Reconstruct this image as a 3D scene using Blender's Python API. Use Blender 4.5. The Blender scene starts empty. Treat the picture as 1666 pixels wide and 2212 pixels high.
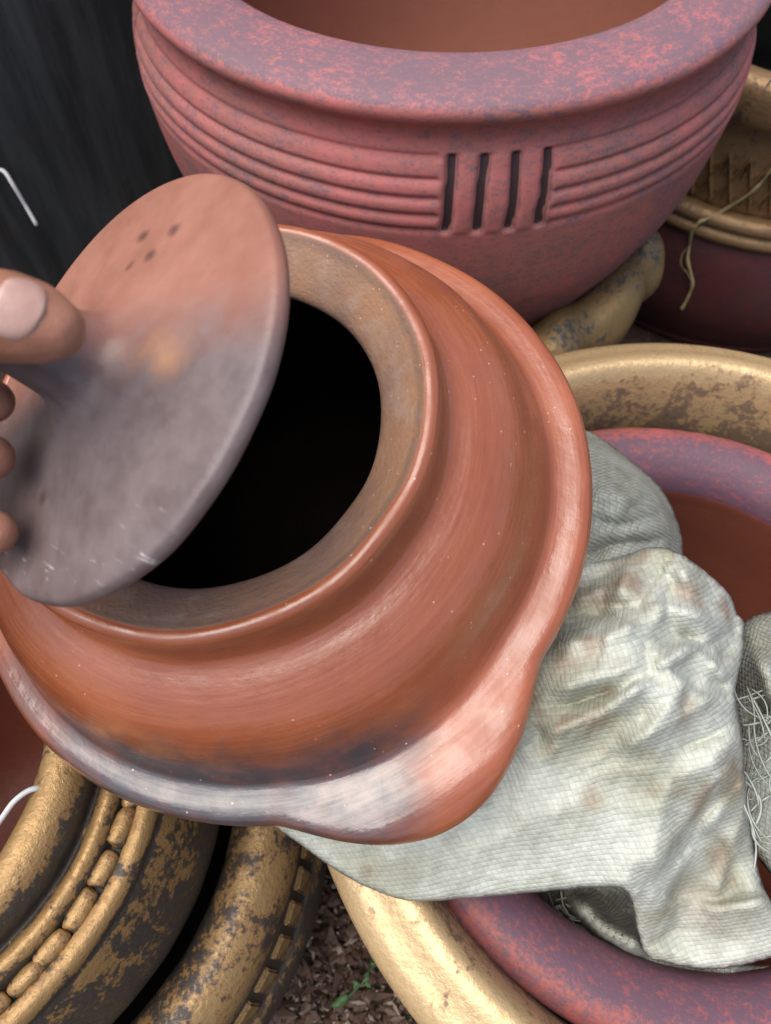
import bpy, bmesh, math, random
from math import sin, cos, pi, radians, exp, sqrt, atan2, hypot
from mathutils import Vector, Matrix, noise
from mathutils.geometry import delaunay_2d_cdt
random.seed(7)
S = bpy.context.scene
COL = S.collection

# ------------------------------------------------------------------ camera, sky, sun, exposure
CAM_H = 0.82
cd = bpy.data.cameras.new('camera'); cam = bpy.data.objects.new('camera', cd); COL.objects.link(cam)
cam.location = (0, 0, CAM_H); cam.rotation_euler = (radians(30), 0, 0)
cd.sensor_fit = 'HORIZONTAL'; cd.sensor_width = 36; cd.lens = 36*1661/1666
cd.clip_start = 0.01; cd.clip_end = 100
cd.dof.use_dof = True; cd.dof.focus_distance = 0.40; cd.dof.aperture_fstop = 13
S.camera = cam
SUN_EL, SUN_AZ = radians(70), radians(256)      # azimuth clockwise from +Y: behind the camera, to the left
wd = bpy.data.worlds.new('World'); S.world = wd; wd.use_nodes = True
wn = wd.node_tree; bgn = wn.nodes['Background']
sky = wn.nodes.new('ShaderNodeTexSky'); sky.sky_type = 'NISHITA'; sky.sun_disc = False
sky.sun_elevation = SUN_EL; sky.sun_rotation = SUN_AZ; sky.dust_density = 2.5; sky.air_density = 1.0; sky.ozone_density = 1.0
wn.links.new(sky.outputs[0], bgn.inputs[0]); bgn.inputs[1].default_value = 0.095
sl = bpy.data.lights.new('sun', 'SUN'); sl.energy = 3.0; sl.angle = radians(68); sl.color = (1, .95, .88)
so = bpy.data.objects.new('sun', sl); COL.objects.link(so)
sd = Vector((sin(SUN_AZ)*cos(SUN_EL), cos(SUN_AZ)*cos(SUN_EL), sin(SUN_EL)))
so.rotation_euler = sd.to_track_quat('Z', 'Y').to_euler(); so.location = sd*3
S.view_settings.view_transform = 'Standard'; S.view_settings.look = 'None'
S.view_settings.exposure = 0.65; S.view_settings.gamma = 1

# ------------------------------------------------------------------ helpers
SN = sin(radians(60))
def cw(x, y, z):                       # camera frame (right, down, forward) -> world
    return Vector((x, z*.5 - y*SN, CAM_H - z*SN - y*.5))
def cdir(x, y, z): return Vector((x, z*.5 - y*SN, -z*SN - y*.5))
def pxd(px, py, d): return cw((px-833)/1661*d, (py-1106)/1661*d, d)      # surveyed picture point at depth d
def pxz(px, py, z):                                                      # surveyed picture point at height z
    v = cdir((px-833)/1661, (py-1106)/1661, 1); t = (z-CAM_H)/v.z
    return Vector((v.x*t, v.y*t, z))
def sst(a, b, x):
    t = min(1, max(0, (x-a)/(b-a))); return t*t*(3-2*t)

def tag(o, label=None, cat=None, group=None, kind=None):
    if label: o['label'] = label
    if cat: o['category'] = cat
    if group: o['group'] = group
    if kind: o['kind'] = kind
    return o
def mesh_obj(name, verts, faces, mat, parent=None, smooth=True, zone=None, uv=None):
    me = bpy.data.meshes.new(name); me.from_pydata([tuple(v) for v in verts], [], faces)
    me.materials.append(mat)
    if smooth: me.polygons.foreach_set('use_smooth', [True]*len(me.polygons))
    if zone is not None:
        a = me.attributes.new('zone', 'FLOAT', 'POINT'); a.data.foreach_set('value', zone)
    me.update()
    o = bpy.data.objects.new(name, me); COL.objects.link(o)
    if parent: o.parent = parent
    return o
def empty(name, loc=(0,0,0), mat=None):
    o = bpy.data.objects.new(name, None); COL.objects.link(o); o.empty_display_size = .05
    if mat is not None: o.matrix_world = mat
    else: o.location = loc
    return o
def catmull(P, n):
    out = []
    for i in range(len(P)-1):
        p0 = P[max(i-1,0)]; p1 = P[i]; p2 = P[i+1]; p3 = P[min(i+2,len(P)-1)]
        for k in range(n):
            t = k/n
            out.append(tuple(.5*(2*b+(c-a)*t+(2*a-5*b+4*c-d)*t*t+(3*b-a-3*c+d)*t**3) for a,b,c,d in zip(p0,p1,p2,p3)))
    out.append(tuple(P[-1])); return out
def lathe(name, prof, mat, parent=None, seg=256, n=5, fn=None, zf=None, a0=0):
    P = catmull(prof, n); V = []; Z = []; F = []
    m = len(P)
    for j in range(seg):
        th = a0 + 2*pi*j/seg
        for p in P:
            r, z = p[0], p[1]; q = p[2] if len(p) > 2 else 0
            if fn:
                o = fn(r, z, th, q); r, z = o[0], o[1]
                if len(o) > 2: q = o[2]
            r = max(r, 1e-5); V.append((r*cos(th), r*sin(th), z)); Z.append(q)
    for j in range(seg):
        k = (j+1) % seg
        for i in range(m-1):
            F.append((j*m+i, j*m+i+1, k*m+i+1, k*m+i))
    return mesh_obj(name, V, F, mat, parent, True, Z)
def tube(name, pts, rad, mat, parent=None, sides=8, n=6, cap=True):
    P = [Vector(p) for p in catmull([tuple(p) for p in pts], n)]
    m = len(P); V = []; F = []
    up = Vector((0.31,.2,.93))
    for i, p in enumerate(P):
        t = (P[min(i+1,m-1)]-P[max(i-1,0)]).normalized()
        a = t.cross(up).normalized(); b = t.cross(a)
        r = rad(i/(m-1)) if callable(rad) else rad
        for k in range(sides):
            g = 2*pi*k/sides; V.append(p + (a*cos(g)+b*sin(g))*r)
    for i in range(m-1):
        for k in range(sides):
            l = (k+1) % sides; F.append((i*sides+k, i*sides+l, (i+1)*sides+l, (i+1)*sides+k))
    if cap: F.append(tuple(range(sides-1,-1,-1))); F.append(tuple((m-1)*sides+k for k in range(sides)))
    return mesh_obj(name, V, F, mat, parent)

# ------------------------------------------------------------------ material helpers
class NT:
    def __init__(s, name):
        s.m = bpy.data.materials.new(name); s.m.use_nodes = True; s.t = s.m.node_tree
        s.b = s.t.nodes['Principled BSDF']; s.tc = s.n('ShaderNodeTexCoord'); s.obj = s.tc.outputs['Object']
    def n(s, ty, **kw):
        x = s.t.nodes.new(ty)
        for k, v in kw.items(): setattr(x, k, v)
        return x
    def L(s, a, b):
        if hasattr(a, 'is_output') or isinstance(a, bpy.types.NodeSocket): s.t.links.new(a, b)
        else: b.default_value = a
    def math(s, op, a, b=0, c=None, clamp=False):
        x = s.n('ShaderNodeMath', operation=op, use_clamp=clamp); s.L(a, x.inputs[0]); s.L(b, x.inputs[1])
        if c is not None: s.L(c, x.inputs[2])
        return x.outputs[0]
    def noise(s, vec, scale, detail=4, rough=.55, dist=0):
        x = s.n('ShaderNodeTexNoise'); s.L(vec, x.inputs['Vector']); x.inputs['Scale'].default_value = scale
        x.inputs['Detail'].default_value = detail; x.inputs['Roughness'].default_value = rough; x.inputs['Distortion'].default_value = dist
        return x.outputs['Fac']
    def ramp(s, v, a, b, x=0., y=1.):
        r = s.n('ShaderNodeMapRange'); r.interpolation_type = 'SMOOTHSTEP'; s.L(v, r.inputs[0])
        r.inputs[1].default_value = a; r.inputs[2].default_value = b; r.inputs[3].default_value = x; r.inputs[4].default_value = y
        return r.outputs[0]
    def mix(s, f, a, b):
        x = s.n('ShaderNodeMix', data_type='RGBA'); s.L(f, x.inputs[0])
        for v, k in ((a, 6), (b, 7)):
            s.L((*v, 1) if isinstance(v, tuple) else v, x.inputs[k])
        return x.outputs[2]
    def xyz(s, v=None):
        x = s.n('ShaderNodeSeparateXYZ'); s.L(v or s.obj, x.inputs[0]); return x.outputs
    def comb(s, a, b, c):
        x = s.n('ShaderNodeCombineXYZ'); s.L(a, x.inputs[0]); s.L(b, x.inputs[1]); s.L(c, x.inputs[2]); return x.outputs[0]
    def cyl(s):
        X, Y, Z = s.xyz(); r = s.math('SQRT', s.math('ADD', s.math('MULTIPLY', X, X), s.math('MULTIPLY', Y, Y)))
        return r, s.math('ARCTAN2', Y, X), Z
    def attr(s, nm='zone'):
        x = s.n('ShaderNodeAttribute', attribute_name=nm); return x.outputs['Fac']
    def bump(s, h, strength, dist, prev=None):
        x = s.n('ShaderNodeBump'); s.L(h, x.inputs['Height']); x.inputs['Strength'].default_value = strength; x.inputs['Distance'].default_value = dist
        if prev is not None: s.t.links.new(prev, x.inputs['Normal'])
        return x.outputs[0]
    def out(s, col, rough, normal=None, metal=0, spec=.5):
        s.L((*col, 1) if isinstance(col, tuple) else col, s.b.inputs['Base Color']); s.L(rough, s.b.inputs['Roughness']); s.L(metal, s.b.inputs['Metallic'])
        s.b.inputs['Specular IOR Level'].default_value = spec
        if normal is not None: s.t.links.new(normal, s.b.inputs['Normal'])
        return s.m
    def spot(s, c, rad, soft, nz=None, amp=0):      # 1 inside a blob at object-space c
        d = s.n('ShaderNodeVectorMath', operation='DISTANCE'); s.L(s.obj, d.inputs[0]); d.inputs[1].default_value = c
        v = d.outputs['Value']
        if nz is not None: v = s.math('ADD', v, s.math('MULTIPLY', s.math('SUBTRACT', nz, .5), amp))
        return s.ramp(v, rad+soft, rad-soft)

AX = Vector((-.15756, -.14123, .97736)).normalized()      # axis and mouth centre of the tilted clay pot
MC = Vector((-.0862, .2225, .5321))
XA = (Vector((1,0,0)) - AX*AX.x).normalized(); YA = AX.cross(XA)
def pot_local(px, py, z):
    o = Vector((0, 0, CAM_H)); d = cdir((px-833)/1661, (py-1106)/1661, 1); pc = MC+AX*z
    p = o + d*((pc-o).dot(AX)/d.dot(AX)); q = p-MC; return (q.dot(XA), q.dot(YA), z)
def mat_burnished(name):
    t = NT(name); r, a, z = t.cyl(); zone = t.attr()
    n1 = t.noise(t.obj, 14, 5); n2 = t.noise(t.obj, 60, 4); fine = t.noise(t.obj, 420, 3)
    st = t.noise(t.comb(t.math('MULTIPLY', r, 420), t.math('MULTIPLY', z, 420), t.math('MULTIPLY', a, 3)), 1, 4, .6)     # burnishing strokes
    st2 = t.noise(t.comb(t.math('MULTIPLY', r, 110), t.math('MULTIPLY', z, 110), t.math('MULTIPLY', a, 2)), 1, 3, .6)
    c = t.mix(t.ramp(n1, .3, .7), (.275, .071, .026), (.345, .097, .039))
    c = t.mix(t.ramp(st, .35, .75, 0, .18), c, (.42, .14, .07))
    c = t.mix(t.ramp(st2, .55, .8, 0, .2), c, (.24, .062, .032))
    # soot clouding from the firing, on the flange and round the lug
    smk = None
    for (px, py, rad, soft, am) in ((330,1690,.042,.02,1), (500,1710,.040,.02,1), (640,1740,.030,.02,1), (760,1690,.032,.018,1), (850,1590,.020,.016,.95), (900,1500,.012,.012,.8), (180,1640,.030,.024,.9), (60,1510,.022,.03,.7)):
        v = t.math('MULTIPLY', t.spot(pot_local(px, py, -.088), rad, soft, n1, .05), am)
        smk = v if smk is None else t.math('MAXIMUM', smk, v)
    smk = t.math('MULTIPLY', smk, t.ramp(t.math('ADD', r, t.math('MULTIPLY', t.math('SUBTRACT', n2, .5), .03)), .140, .163))
    smk = t.math('MULTIPLY', smk, t.ramp(n2, .25, .6, .75, 1))
    c = t.mix(smk, c, t.mix(n2, (.020, .016, .018), (.07, .054, .058)))
    # raw clay lip inside the rim
    lipc = t.mix(t.ramp(n1, .35, .65), (.24, .145, .11), (.36, .19, .105))
    lipc = t.mix(t.ramp(n2, .5, .75, 0, .3), lipc, (.46, .38, .34))
    lipc = t.mix(t.math('MULTIPLY', t.ramp(t.math('ADD', r, t.math('MULTIPLY', n2, .006)), .103, .1065), .5), lipc, (.11, .065, .05))
    c = t.mix(t.ramp(zone, .3, .7), c, lipc)
    near_black = t.mix(n2, (.003, .0025, .002), (.007, .005, .004))  # one very dark tone over the whole inside of the pot
    c = t.mix(t.ramp(zone, 1.25, 1.75), c, near_black)
    vo = t.n('ShaderNodeTexVoronoi'); t.L(t.obj, vo.inputs['Vector']); vo.inputs['Scale'].default_value = 260
    vr = t.xyz(vo.outputs['Color'])[0]
    grit = t.math('MULTIPLY', t.math('LESS_THAN', vo.outputs['Distance'], t.math("MULTIPLY", vr, .15)), t.math('MULTIPLY', t.math('GREATER_THAN', vr, .78), t.ramp(n1, .45, .52)))  # pale specks: dust grit, plus glints put into the colour
    c = t.mix(t.math('MULTIPLY', grit, t.ramp(zone, 1.6, 1.2)), c, (.55, .34, .27))
    rough = t.math('ADD', t.ramp(st, .3, .72, .26, .46), t.math('MULTIPLY', t.ramp(n2, .3, .7), .10))
    rough = t.math('ADD', rough, t.math('MULTIPLY', t.ramp(zone, .3, .7), .4))
    rough = t.math('ADD', rough, t.ramp(zone, 1.2, 1.7))
    b = t.bump(st, .09, .002); b = t.bump(st2, .10, .004, b); b = t.bump(n2, .16, .004, b); b = t.bump(fine, .15, .0006, b)
    bc = t.bump(n2, .14, .004, t.bump(st, .05, .002)); t.L(t.ramp(t.math('ADD', t.math('MULTIPLY', st, .5), t.math('MULTIPLY', n2, .5)), .38, .66, .16, .42), t.b.inputs['Coat Roughness'])
    b = t.bump(t.math('MULTIPLY', fine, t.ramp(zone, .3, .7)), .5, .001, b); b = t.bump(grit, .4, .0006, b)
    t.L(t.math('MULTIPLY', t.ramp(zone, .5, .2), t.math('ADD', t.ramp(n2, .25, .65, .75, .45), t.math('MULTIPLY', smk, .3)), clamp=True), t.b.inputs['Coat Weight']); t.t.links.new(bc, t.b.inputs['Coat Normal']); t.b.inputs['Coat IOR'].default_value = 1.68
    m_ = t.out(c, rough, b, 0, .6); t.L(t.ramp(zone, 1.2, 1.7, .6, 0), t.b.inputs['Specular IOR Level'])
    return m_

def mat_pink(name, pink, pink2, purple, brown, inner, purp_bias=0., rough=.62):
    t = NT(name); r, a, z = t.cyl(); zone = t.attr()
    n1 = t.noise(t.obj, 9, 4); n2 = t.noise(t.obj, 45, 5, .65); sp = t.noise(t.obj, 420, 3, .75)
    st = t.noise(t.comb(t.math('MULTIPLY', r, 260), t.math('MULTIPLY', z, 260), t.math('MULTIPLY', a, 30)), 1, 3, .65)
    spk = t.math('ADD', t.math('MULTIPLY', sp, .5), t.math('MULTIPLY', st, .5))
    c = t.mix(t.ramp(n2, .3, .7), pink, pink2)
    c = t.mix(t.math('MULTIPLY', t.ramp(n1, .4, .65), .45), c, brown)
    top = t.ramp(zone, .2, .8)                                   # 1 on the purple-washed rim top
    thr = t.math('ADD', t.math('ADD', t.math('MULTIPLY', n1, .32), t.math('MULTIPLY', n2, .26)), t.math('ADD', .11, t.math('ADD', t.math('MULTIPLY', top, .19), t.ramp(z, .25, .10, .07, .13))))
    thr = t.math('ADD', t.math('ADD', thr, purp_bias), t.math('MULTIPLY', t.math('SUBTRACT', spk, .5), 1.25))
    c = t.mix(t.math('MULTIPLY', t.ramp(thr, .40, .72, 0, .85), t.ramp(zone, 1.6, 1.2)), c, purple)
    c = t.mix(t.ramp(zone, 1.3, 1.7), c, t.mix(n2, inner, tuple(x*.8 for x in inner)))
    c = t.mix(t.ramp(zone, 2.3, 2.7), c, (.045, .026, .030))      # darker colour in the cut slots
    b = t.bump(n2, .15, .004); b = t.bump(sp, .25, .0012, b); b = t.bump(st, .12, .001, b)
    return t.out(c, t.ramp(sp, .2, .8, rough-.07, rough+.08), b, 0, .35)

def mat_gold(name, gold, dark, orange, amount=.5, scale=1., inner=(.16, .05, .03), rough=.42, pit=.35, bmp=.6):
    t = NT(name); r, a, z = t.cyl(); zone = t.attr()
    n1 = t.noise(t.obj, 13*scale, 5, .6, .3); n2 = t.noise(t.obj, 55*scale, 5, .65); n3 = t.noise(t.obj, 260, 4, .7)
    st = t.noise(t.comb(t.math('MULTIPLY', r, 200), t.math('MULTIPLY', z, 200), t.math('MULTIPLY', a, 8)), 1, 3, .6)
    k = t.math('ADD', t.math('MULTIPLY', n1, .6), t.math('MULTIPLY', n2, .4)); k = t.math('ADD', k, t.math('MULTIPLY', t.math('SUBTRACT', n3, .5), .42))
    k = t.math('ADD', k, t.math('MULTIPLY', zone, .22))           # zone raises wear; on the gold pot's inner rim wall it paints shade
    g = t.mix(st, gold, tuple(min(1, x*1.25) for x in gold))
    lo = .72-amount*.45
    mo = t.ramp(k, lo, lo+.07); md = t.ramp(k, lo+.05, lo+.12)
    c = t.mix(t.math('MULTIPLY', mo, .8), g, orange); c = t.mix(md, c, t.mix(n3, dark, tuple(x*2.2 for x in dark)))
    pt = t.ramp(n3, .62, .72, 0, pit); c = t.mix(pt, c, dark)
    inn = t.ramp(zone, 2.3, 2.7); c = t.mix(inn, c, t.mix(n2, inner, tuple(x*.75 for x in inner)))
    metal = t.math('MULTIPLY', t.math('MULTIPLY', t.math('SUBTRACT', 1, mo), .4), t.math('SUBTRACT', 1, inn))
    b = t.bump(n2, .25, .004); b = t.bump(n3, bmp, .0016, b); b = t.bump(md, .25, -.0008, b)
    return t.out(c, t.ramp(n3, .3, .7, rough-.08, rough+.15), b, metal, .45)

def mat_sack(name, base, stain, scale=1., rot=0., str_=.5, spots=()):
    t = NT(name); mp = t.n('ShaderNodeMapping'); t.L(t.obj, mp.inputs[0]); mp.inputs['Rotation'].default_value = (0, 0, rot)
    wob = t.n('ShaderNodeVectorMath', operation='ADD')
    nz = t.n('ShaderNodeTexNoise'); t.L(t.obj, nz.inputs['Vector']); nz.inputs['Scale'].default_value = 30
    ws = t.n('ShaderNodeVectorMath', operation='SCALE'); t.L(nz.outputs['Color'], ws.inputs[0]); ws.inputs['Scale'].default_value = .006
    t.L(mp.outputs[0], wob.inputs[0]); t.L(ws.outputs[0], wob.inputs[1])
    X, Y, Z = t.xyz(wob.outputs[0]); f = pi/(.0034*scale)
    zx = t.math('MULTIPLY', Z, .7)
    u = t.math('MULTIPLY', t.math('ADD', X, zx), f); v = t.math('MULTIPLY', t.math('ADD', Y, t.math('MULTIPLY', Z, .55)), f)
    su = t.math('SINE', u); sv = t.math('SINE', v)
    au = t.math('ABSOLUTE', su); av = t.math('ABSOLUTE', sv)
    par = t.math('GREATER_THAN', t.math('MULTIPLY', su, sv), 0)                  # over / under chequer
    hw = t.math('POWER', au, .45); hv = t.math('POWER', av, .45)
    mx = t.n('ShaderNodeMix', data_type='FLOAT'); t.L(par, mx.inputs[0]); t.L(t.math('MULTIPLY', hw, t.math('POWER', av, .15)), mx.inputs[2]); t.L(t.math('MULTIPLY', hv, t.math('POWER', au, .15)), mx.inputs[3])
    h = mx.outputs[0]
    cell = t.comb(t.math('FLOOR', t.math('DIVIDE', u, pi)), t.math('FLOOR', t.math('DIVIDE', v, pi)), 0)
    wn_ = t.n('ShaderNodeTexWhiteNoise'); t.L(cell, wn_.inputs[0])
    n1 = t.noise(t.obj, 16, 5, .6); n2 = t.noise(t.obj, 55, 4, .6); n3 = t.noise(t.obj, 7, 3)
    c = t.mix(wn_.outputs['Value'], base, tuple(min(1, x*1.18) for x in base))
    c = t.mix(t.ramp(n1, .42, .66, 0, .75), c, tuple(x*y for x, y in zip(base, (.62, .6, .5))))
    c = t.mix(t.math('MULTIPLY', t.ramp(n1, .56, .74), t.ramp(n2, .42, .62, 0, .8)), c, stain)
    for (px, py, zz, rad, am) in spots:
        p = pxz(px, py, zz); xo, yo, _ = t.xyz(); dx = t.math('SUBTRACT', xo, p.x); dy = t.math('SUBTRACT', yo, p.y)
        d = t.math('ADD', t.math('SQRT', t.math('ADD', t.math('MULTIPLY', dx, dx), t.math('MULTIPLY', dy, dy))), t.math('MULTIPLY', t.math('SUBTRACT', n2, .5), rad*2.6))
        c = t.mix(t.math('MULTIPLY', t.ramp(d, rad*1.5, rad*.2), am), c, stain)
    c = t.mix(t.math('MULTIPLY', t.ramp(h, .42, .10), .34), c, (.12, .115, .09))
    b = t.bump(h, str_, .0012); b = t.bump(n2, .2, .006, b)
    return t.out(c, .55, b, 0, .3)

M_burn = mat_burnished('burnished terracotta')
M_pink = mat_pink('pink washed terracotta', (.47, .14, .135), (.39, .14, .12), (.14, .10, .135), (.31, .145, .105), (.33, .13, .085))
M_maroon = mat_pink('maroon washed terracotta', (.33, .085, .085), (.30, .08, .06), (.085, .06, .095), (.20, .07, .05), (.20, .06, .035), .03, .55)
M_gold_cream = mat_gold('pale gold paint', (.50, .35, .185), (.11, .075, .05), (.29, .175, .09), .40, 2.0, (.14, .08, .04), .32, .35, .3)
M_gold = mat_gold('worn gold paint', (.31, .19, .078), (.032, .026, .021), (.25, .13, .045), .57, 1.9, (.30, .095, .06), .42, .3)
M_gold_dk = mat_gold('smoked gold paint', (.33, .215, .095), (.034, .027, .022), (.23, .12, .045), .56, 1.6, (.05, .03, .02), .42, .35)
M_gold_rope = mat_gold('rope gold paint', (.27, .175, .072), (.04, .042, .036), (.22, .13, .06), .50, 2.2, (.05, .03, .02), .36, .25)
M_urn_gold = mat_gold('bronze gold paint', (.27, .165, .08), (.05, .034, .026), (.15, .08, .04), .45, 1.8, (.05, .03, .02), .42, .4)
M_urn_body = mat_pink('dark maroon lacquer', (.10, .022, .020), (.075, .018, .018), (.035, .022, .026), (.07, .025, .018), (.016, .015, .016), .02, .38)
M_sack = mat_sack('woven polypropylene', (.44, .455, .40), (.23, .14, .085), 1., radians(-14), .42, ((1325,1310,.39,.010,.7), (1350,1230,.395,.008,.45), (1455,1325,.395,.009,.6), (1555,1330,.385,.008,.6), (1245,1440,.40,.007,.6), (1190,1480,.39,.008,.5), (1250,1290,.39,.012,.4), (1500,1740,.375,.007,.6), (1560,1690,.37,.012,.4), (1270,1735,.38,.006,.45), (1545,1860,.33,.010,.5), (1590,1640,.37,.012,.4), (1500,1960,.315,.014,.3), (1425,1585,.385,.008,.45)))
M_sack2 = mat_sack('grey woven polypropylene', (.30, .31, .27), (.2, .16, .11), .9, radians(25), .7)

def simple(name, c1, c2, scale, rough, bumpd=.001, bs=.3, spec=.4, detail=4):
    t = NT(name); n = t.noise(t.obj, scale, detail, .6); f = t.noise(t.obj, scale*6, 3)
    return t.out(t.mix(t.ramp(n, .3, .7), c1, c2), rough, t.bump(f, bs, bumpd), 0, spec)

# ------------------------------------------------------------------ setting: ground and the dark sheet wall
t = NT('soil'); n1 = t.noise(t.obj, 12, 6, .65); n2 = t.noise(t.obj, 70, 6, .7); n3 = t.noise(t.obj, 300, 4, .7)
c = t.mix(t.ramp(n1, .3, .7), (.055, .034, .026), (.11, .068, .05)); c = t.mix(t.ramp(n2, .52, .7), c, (.17, .10, .075))
M_soil = t.out(c, .95, t.bump(n3, .7, .003, t.bump(n2, .9, .012)), 0, .2)
V = []; F = []; N = 120
for j in range(N+1):
    for i in range(N+1):
        x = (i/N-.5); y = (j/N-.5); x = x*abs(x)*24 + x*.9; y = y*abs(y)*24 + y*.9
        zz = .012*noise.noise((x*14, y*14, 1)) + .006*noise.noise((x*45, y*45, 3))
        V.append((x, y+.3, zz - .012))
for j in range(N):
    for i in range(N): F.append((j*(N+1)+i, j*(N+1)+i+1, (j+1)*(N+1)+i+1, (j+1)*(N+1)+i))
tag(mesh_obj('ground', V, F, M_soil), kind='structure')

t = NT('dark stained sheet'); X, Y, Z = t.xyz()
st = t.noise(t.comb(t.math('MULTIPLY', X, 22), t.math('MULTIPLY', Y, 22), t.math('MULTIPLY', Z, 2.5)), 1, 5, .6)
n1 = t.noise(t.obj, 9, 5, .6); n2 = t.noise(t.obj, 120, 4, .7)
c = t.mix(t.ramp(st, .35, .75), (.026, .030, .031), (.075, .082, .084)); c = t.mix(t.ramp(n1, .52, .72, 0, .6), c, (.062, .040, .026))
c = t.mix(t.ramp(n2, .6, .75, 0, .35), c, (.06, .062, .065))
M_sheet = t.out(c, t.ramp(st, .3, .7, .5, .75), t.bump(n2, .3, .001, t.bump(st, .3, .01)), 0, .35)
V = []; F = []; NX, NZ = 160, 40
for j in range(NZ+1):
    for i in range(NX+1):
        x = -.8 + 2.3*i/NX; z = -.03 + 1.13*j/NZ
        d = .010*noise.noise((x*3, z*2, 5)) + .004*noise.noise((x*9, z*3, 9))
        V.append((x, 1.03+.5*x + d, z))
n0 = len(V)
for v in V[:n0]: V.append((v[0]-.004, v[1]+.008, v[2]))
for j in range(NZ):
    for i in range(NX):
        a = j*(NX+1)+i; F.append((a, a+1, a+NX+2, a+NX+1)); F.append((n0+a, n0+a+NX+1, n0+a+NX+2, n0+a+1))
for i in range(NX):
    a = NZ*(NX+1)+i; F.append((a, a+1, n0+a+1, n0+a))
tag(mesh_obj('sheet_wall', V, F, M_sheet), 'dark grey stained metal sheet wall standing behind all the pots', 'wall')

# ------------------------------------------------------------------ large pink planter
PP = empty('pink_planter', (.050, .738, .17)); PP.scale = (1.03, 1.03, 1)
tag(PP, 'large pink and purple clay planter with carved bands and an upright slotted panel', 'planter')
G = [.482, .468, .455, .442, .4295]
prof = [(0.001,0.03,2),(0.1,0.03,2),(0.15,0.05,2),(0.195,0.13,2),(0.22,0.23,2),(0.22,0.3,2),(0.2085,0.335,2),(0.2025,0.35,1.5),(0.2035,0.3555,1),(0.214,0.3585,1),(0.234,0.3575,1),(0.25,0.3545,1),(0.2575,0.351,0.6),(0.26,0.346,0.2),(0.258,0.34,0),(0.2525,0.334,0),(0.25,0.326,0),(0.251,0.318,0),(0.256,0.306,0),(0.2605,0.294,0),(0.2635,0.278,0),(0.264,0.26,0),(0.2625,0.24,0),(0.26,0.22,0),(0.2555,0.195,0),(0.249,0.17,0),(0.241,0.15,0),(0.231,0.125,0),(0.216,0.095,0),(0.199,0.06,0),(0.182,0.03,0),(0.169,0.006,0),(0.164,0,0),(0.15,0,0),(0.001,0.004,0)]
def pinkfn(r, z, th, q):
    zw = z+.17
    r += .0012*noise.noise((cos(th)*3, sin(th)*3, z*8))*(r > .05)
    if q < .25 and .40 < zw < .50 and r > .2:
        d = math.degrees(th) + 83.6; d = (d+45) % 90 - 45            # four panels
        wall = sst(9.4, 8.6, abs(d))
        g = 0
        for gz in G: g = max(g, exp(-((zw-gz)/.0024)**2))
        sc = 0
        for a, b in zip(G[:-1], G[1:]):
            if b < zw < a: sc = sin(pi*(a-zw)/(a-b))
        r += (1-wall)*(-.0019*g + .0009*sc)
        inz = sst(.4250, .4300, zw)*sst(.4855, .4815, zw)
        s = 0
        for k in (-7.4, -2.6, 2.6, 7.4): s = max(s, exp(-(abs(d - k - (zw-.45)*9 - .35*noise.noise((zw*60, k, 2)))/1.0)**3))
        s *= inz*(abs(d) < 12)
        r += -.0048*s + .0010*wall*inz
        q = max(q, 3*sst(.35, .8, s))
    return r, z, q
P2 = [(p[0], p[1], p[2]) for p in prof]
# finer rings through the carved band
def densify(P, z0, z1, step):
    out = []; C = catmull(P, 12)
    last = None
    for p in C:
        if last is None or hypot(p[0]-last[0], p[1]-last[1]) > (step if z0 < p[1] < z1 and p[2] < .3 else .0035): out.append(p); last = p
    out.append(C[-1]); return out
P2 = densify(P2, .235, .325, .0009)
lathe('body', P2, M_pink, PP, 900, 1, pinkfn)

# ------------------------------------------------------------------ rope-rimmed gold pot below the planter
RP = empty('handled_gold_pot', (.050, .725, 0))
tag(RP, 'worn gold pot with a thick twisted handle, under the large pink planter', 'pot')
lathe('body', [(.001,.02),(.14,.02),(.17,.05),(.178,.10),(.172,.14),(.172,.155),(.18,.16),(.195,.155),(.200,.14),(.197,.10),(.18,.04),(.16,0),(.001,.002)], M_gold_dk, RP, 128, 3)
V = []; F = []; NA, NB = 260, 40
for j in range(NA+1):
    u = j/NA; ph = radians(-100 + 104*u); env = min(1, .35+4*min(u, 1-u))
    for i in range(NB):
        ps = 2*pi*i/NB
        k = .5+.5*cos(ps - 17*ph + 1.5*noise.noise((ph*3, 0, 0))); a = (.0265 + .0095*k + .004*noise.noise((ph*5, cos(ps), sin(ps))))*env
        V.append(((.228+a*cos(ps))*cos(ph), (.228+a*cos(ps))*sin(ph), .238+a*sin(ps)-.05*(1-env)))
for j in range(NA):
    for i in range(NB):
        l = (i+1) % NB; F.append((j*NB+i, (j+1)*NB+i, (j+1)*NB+l, j*NB+l))
F.append(tuple(range(NB))); F.append(tuple(NA*NB+k for k in range(NB-1, -1, -1)))
mesh_obj('twisted_handle', V, F, M_gold_rope, RP)

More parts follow.
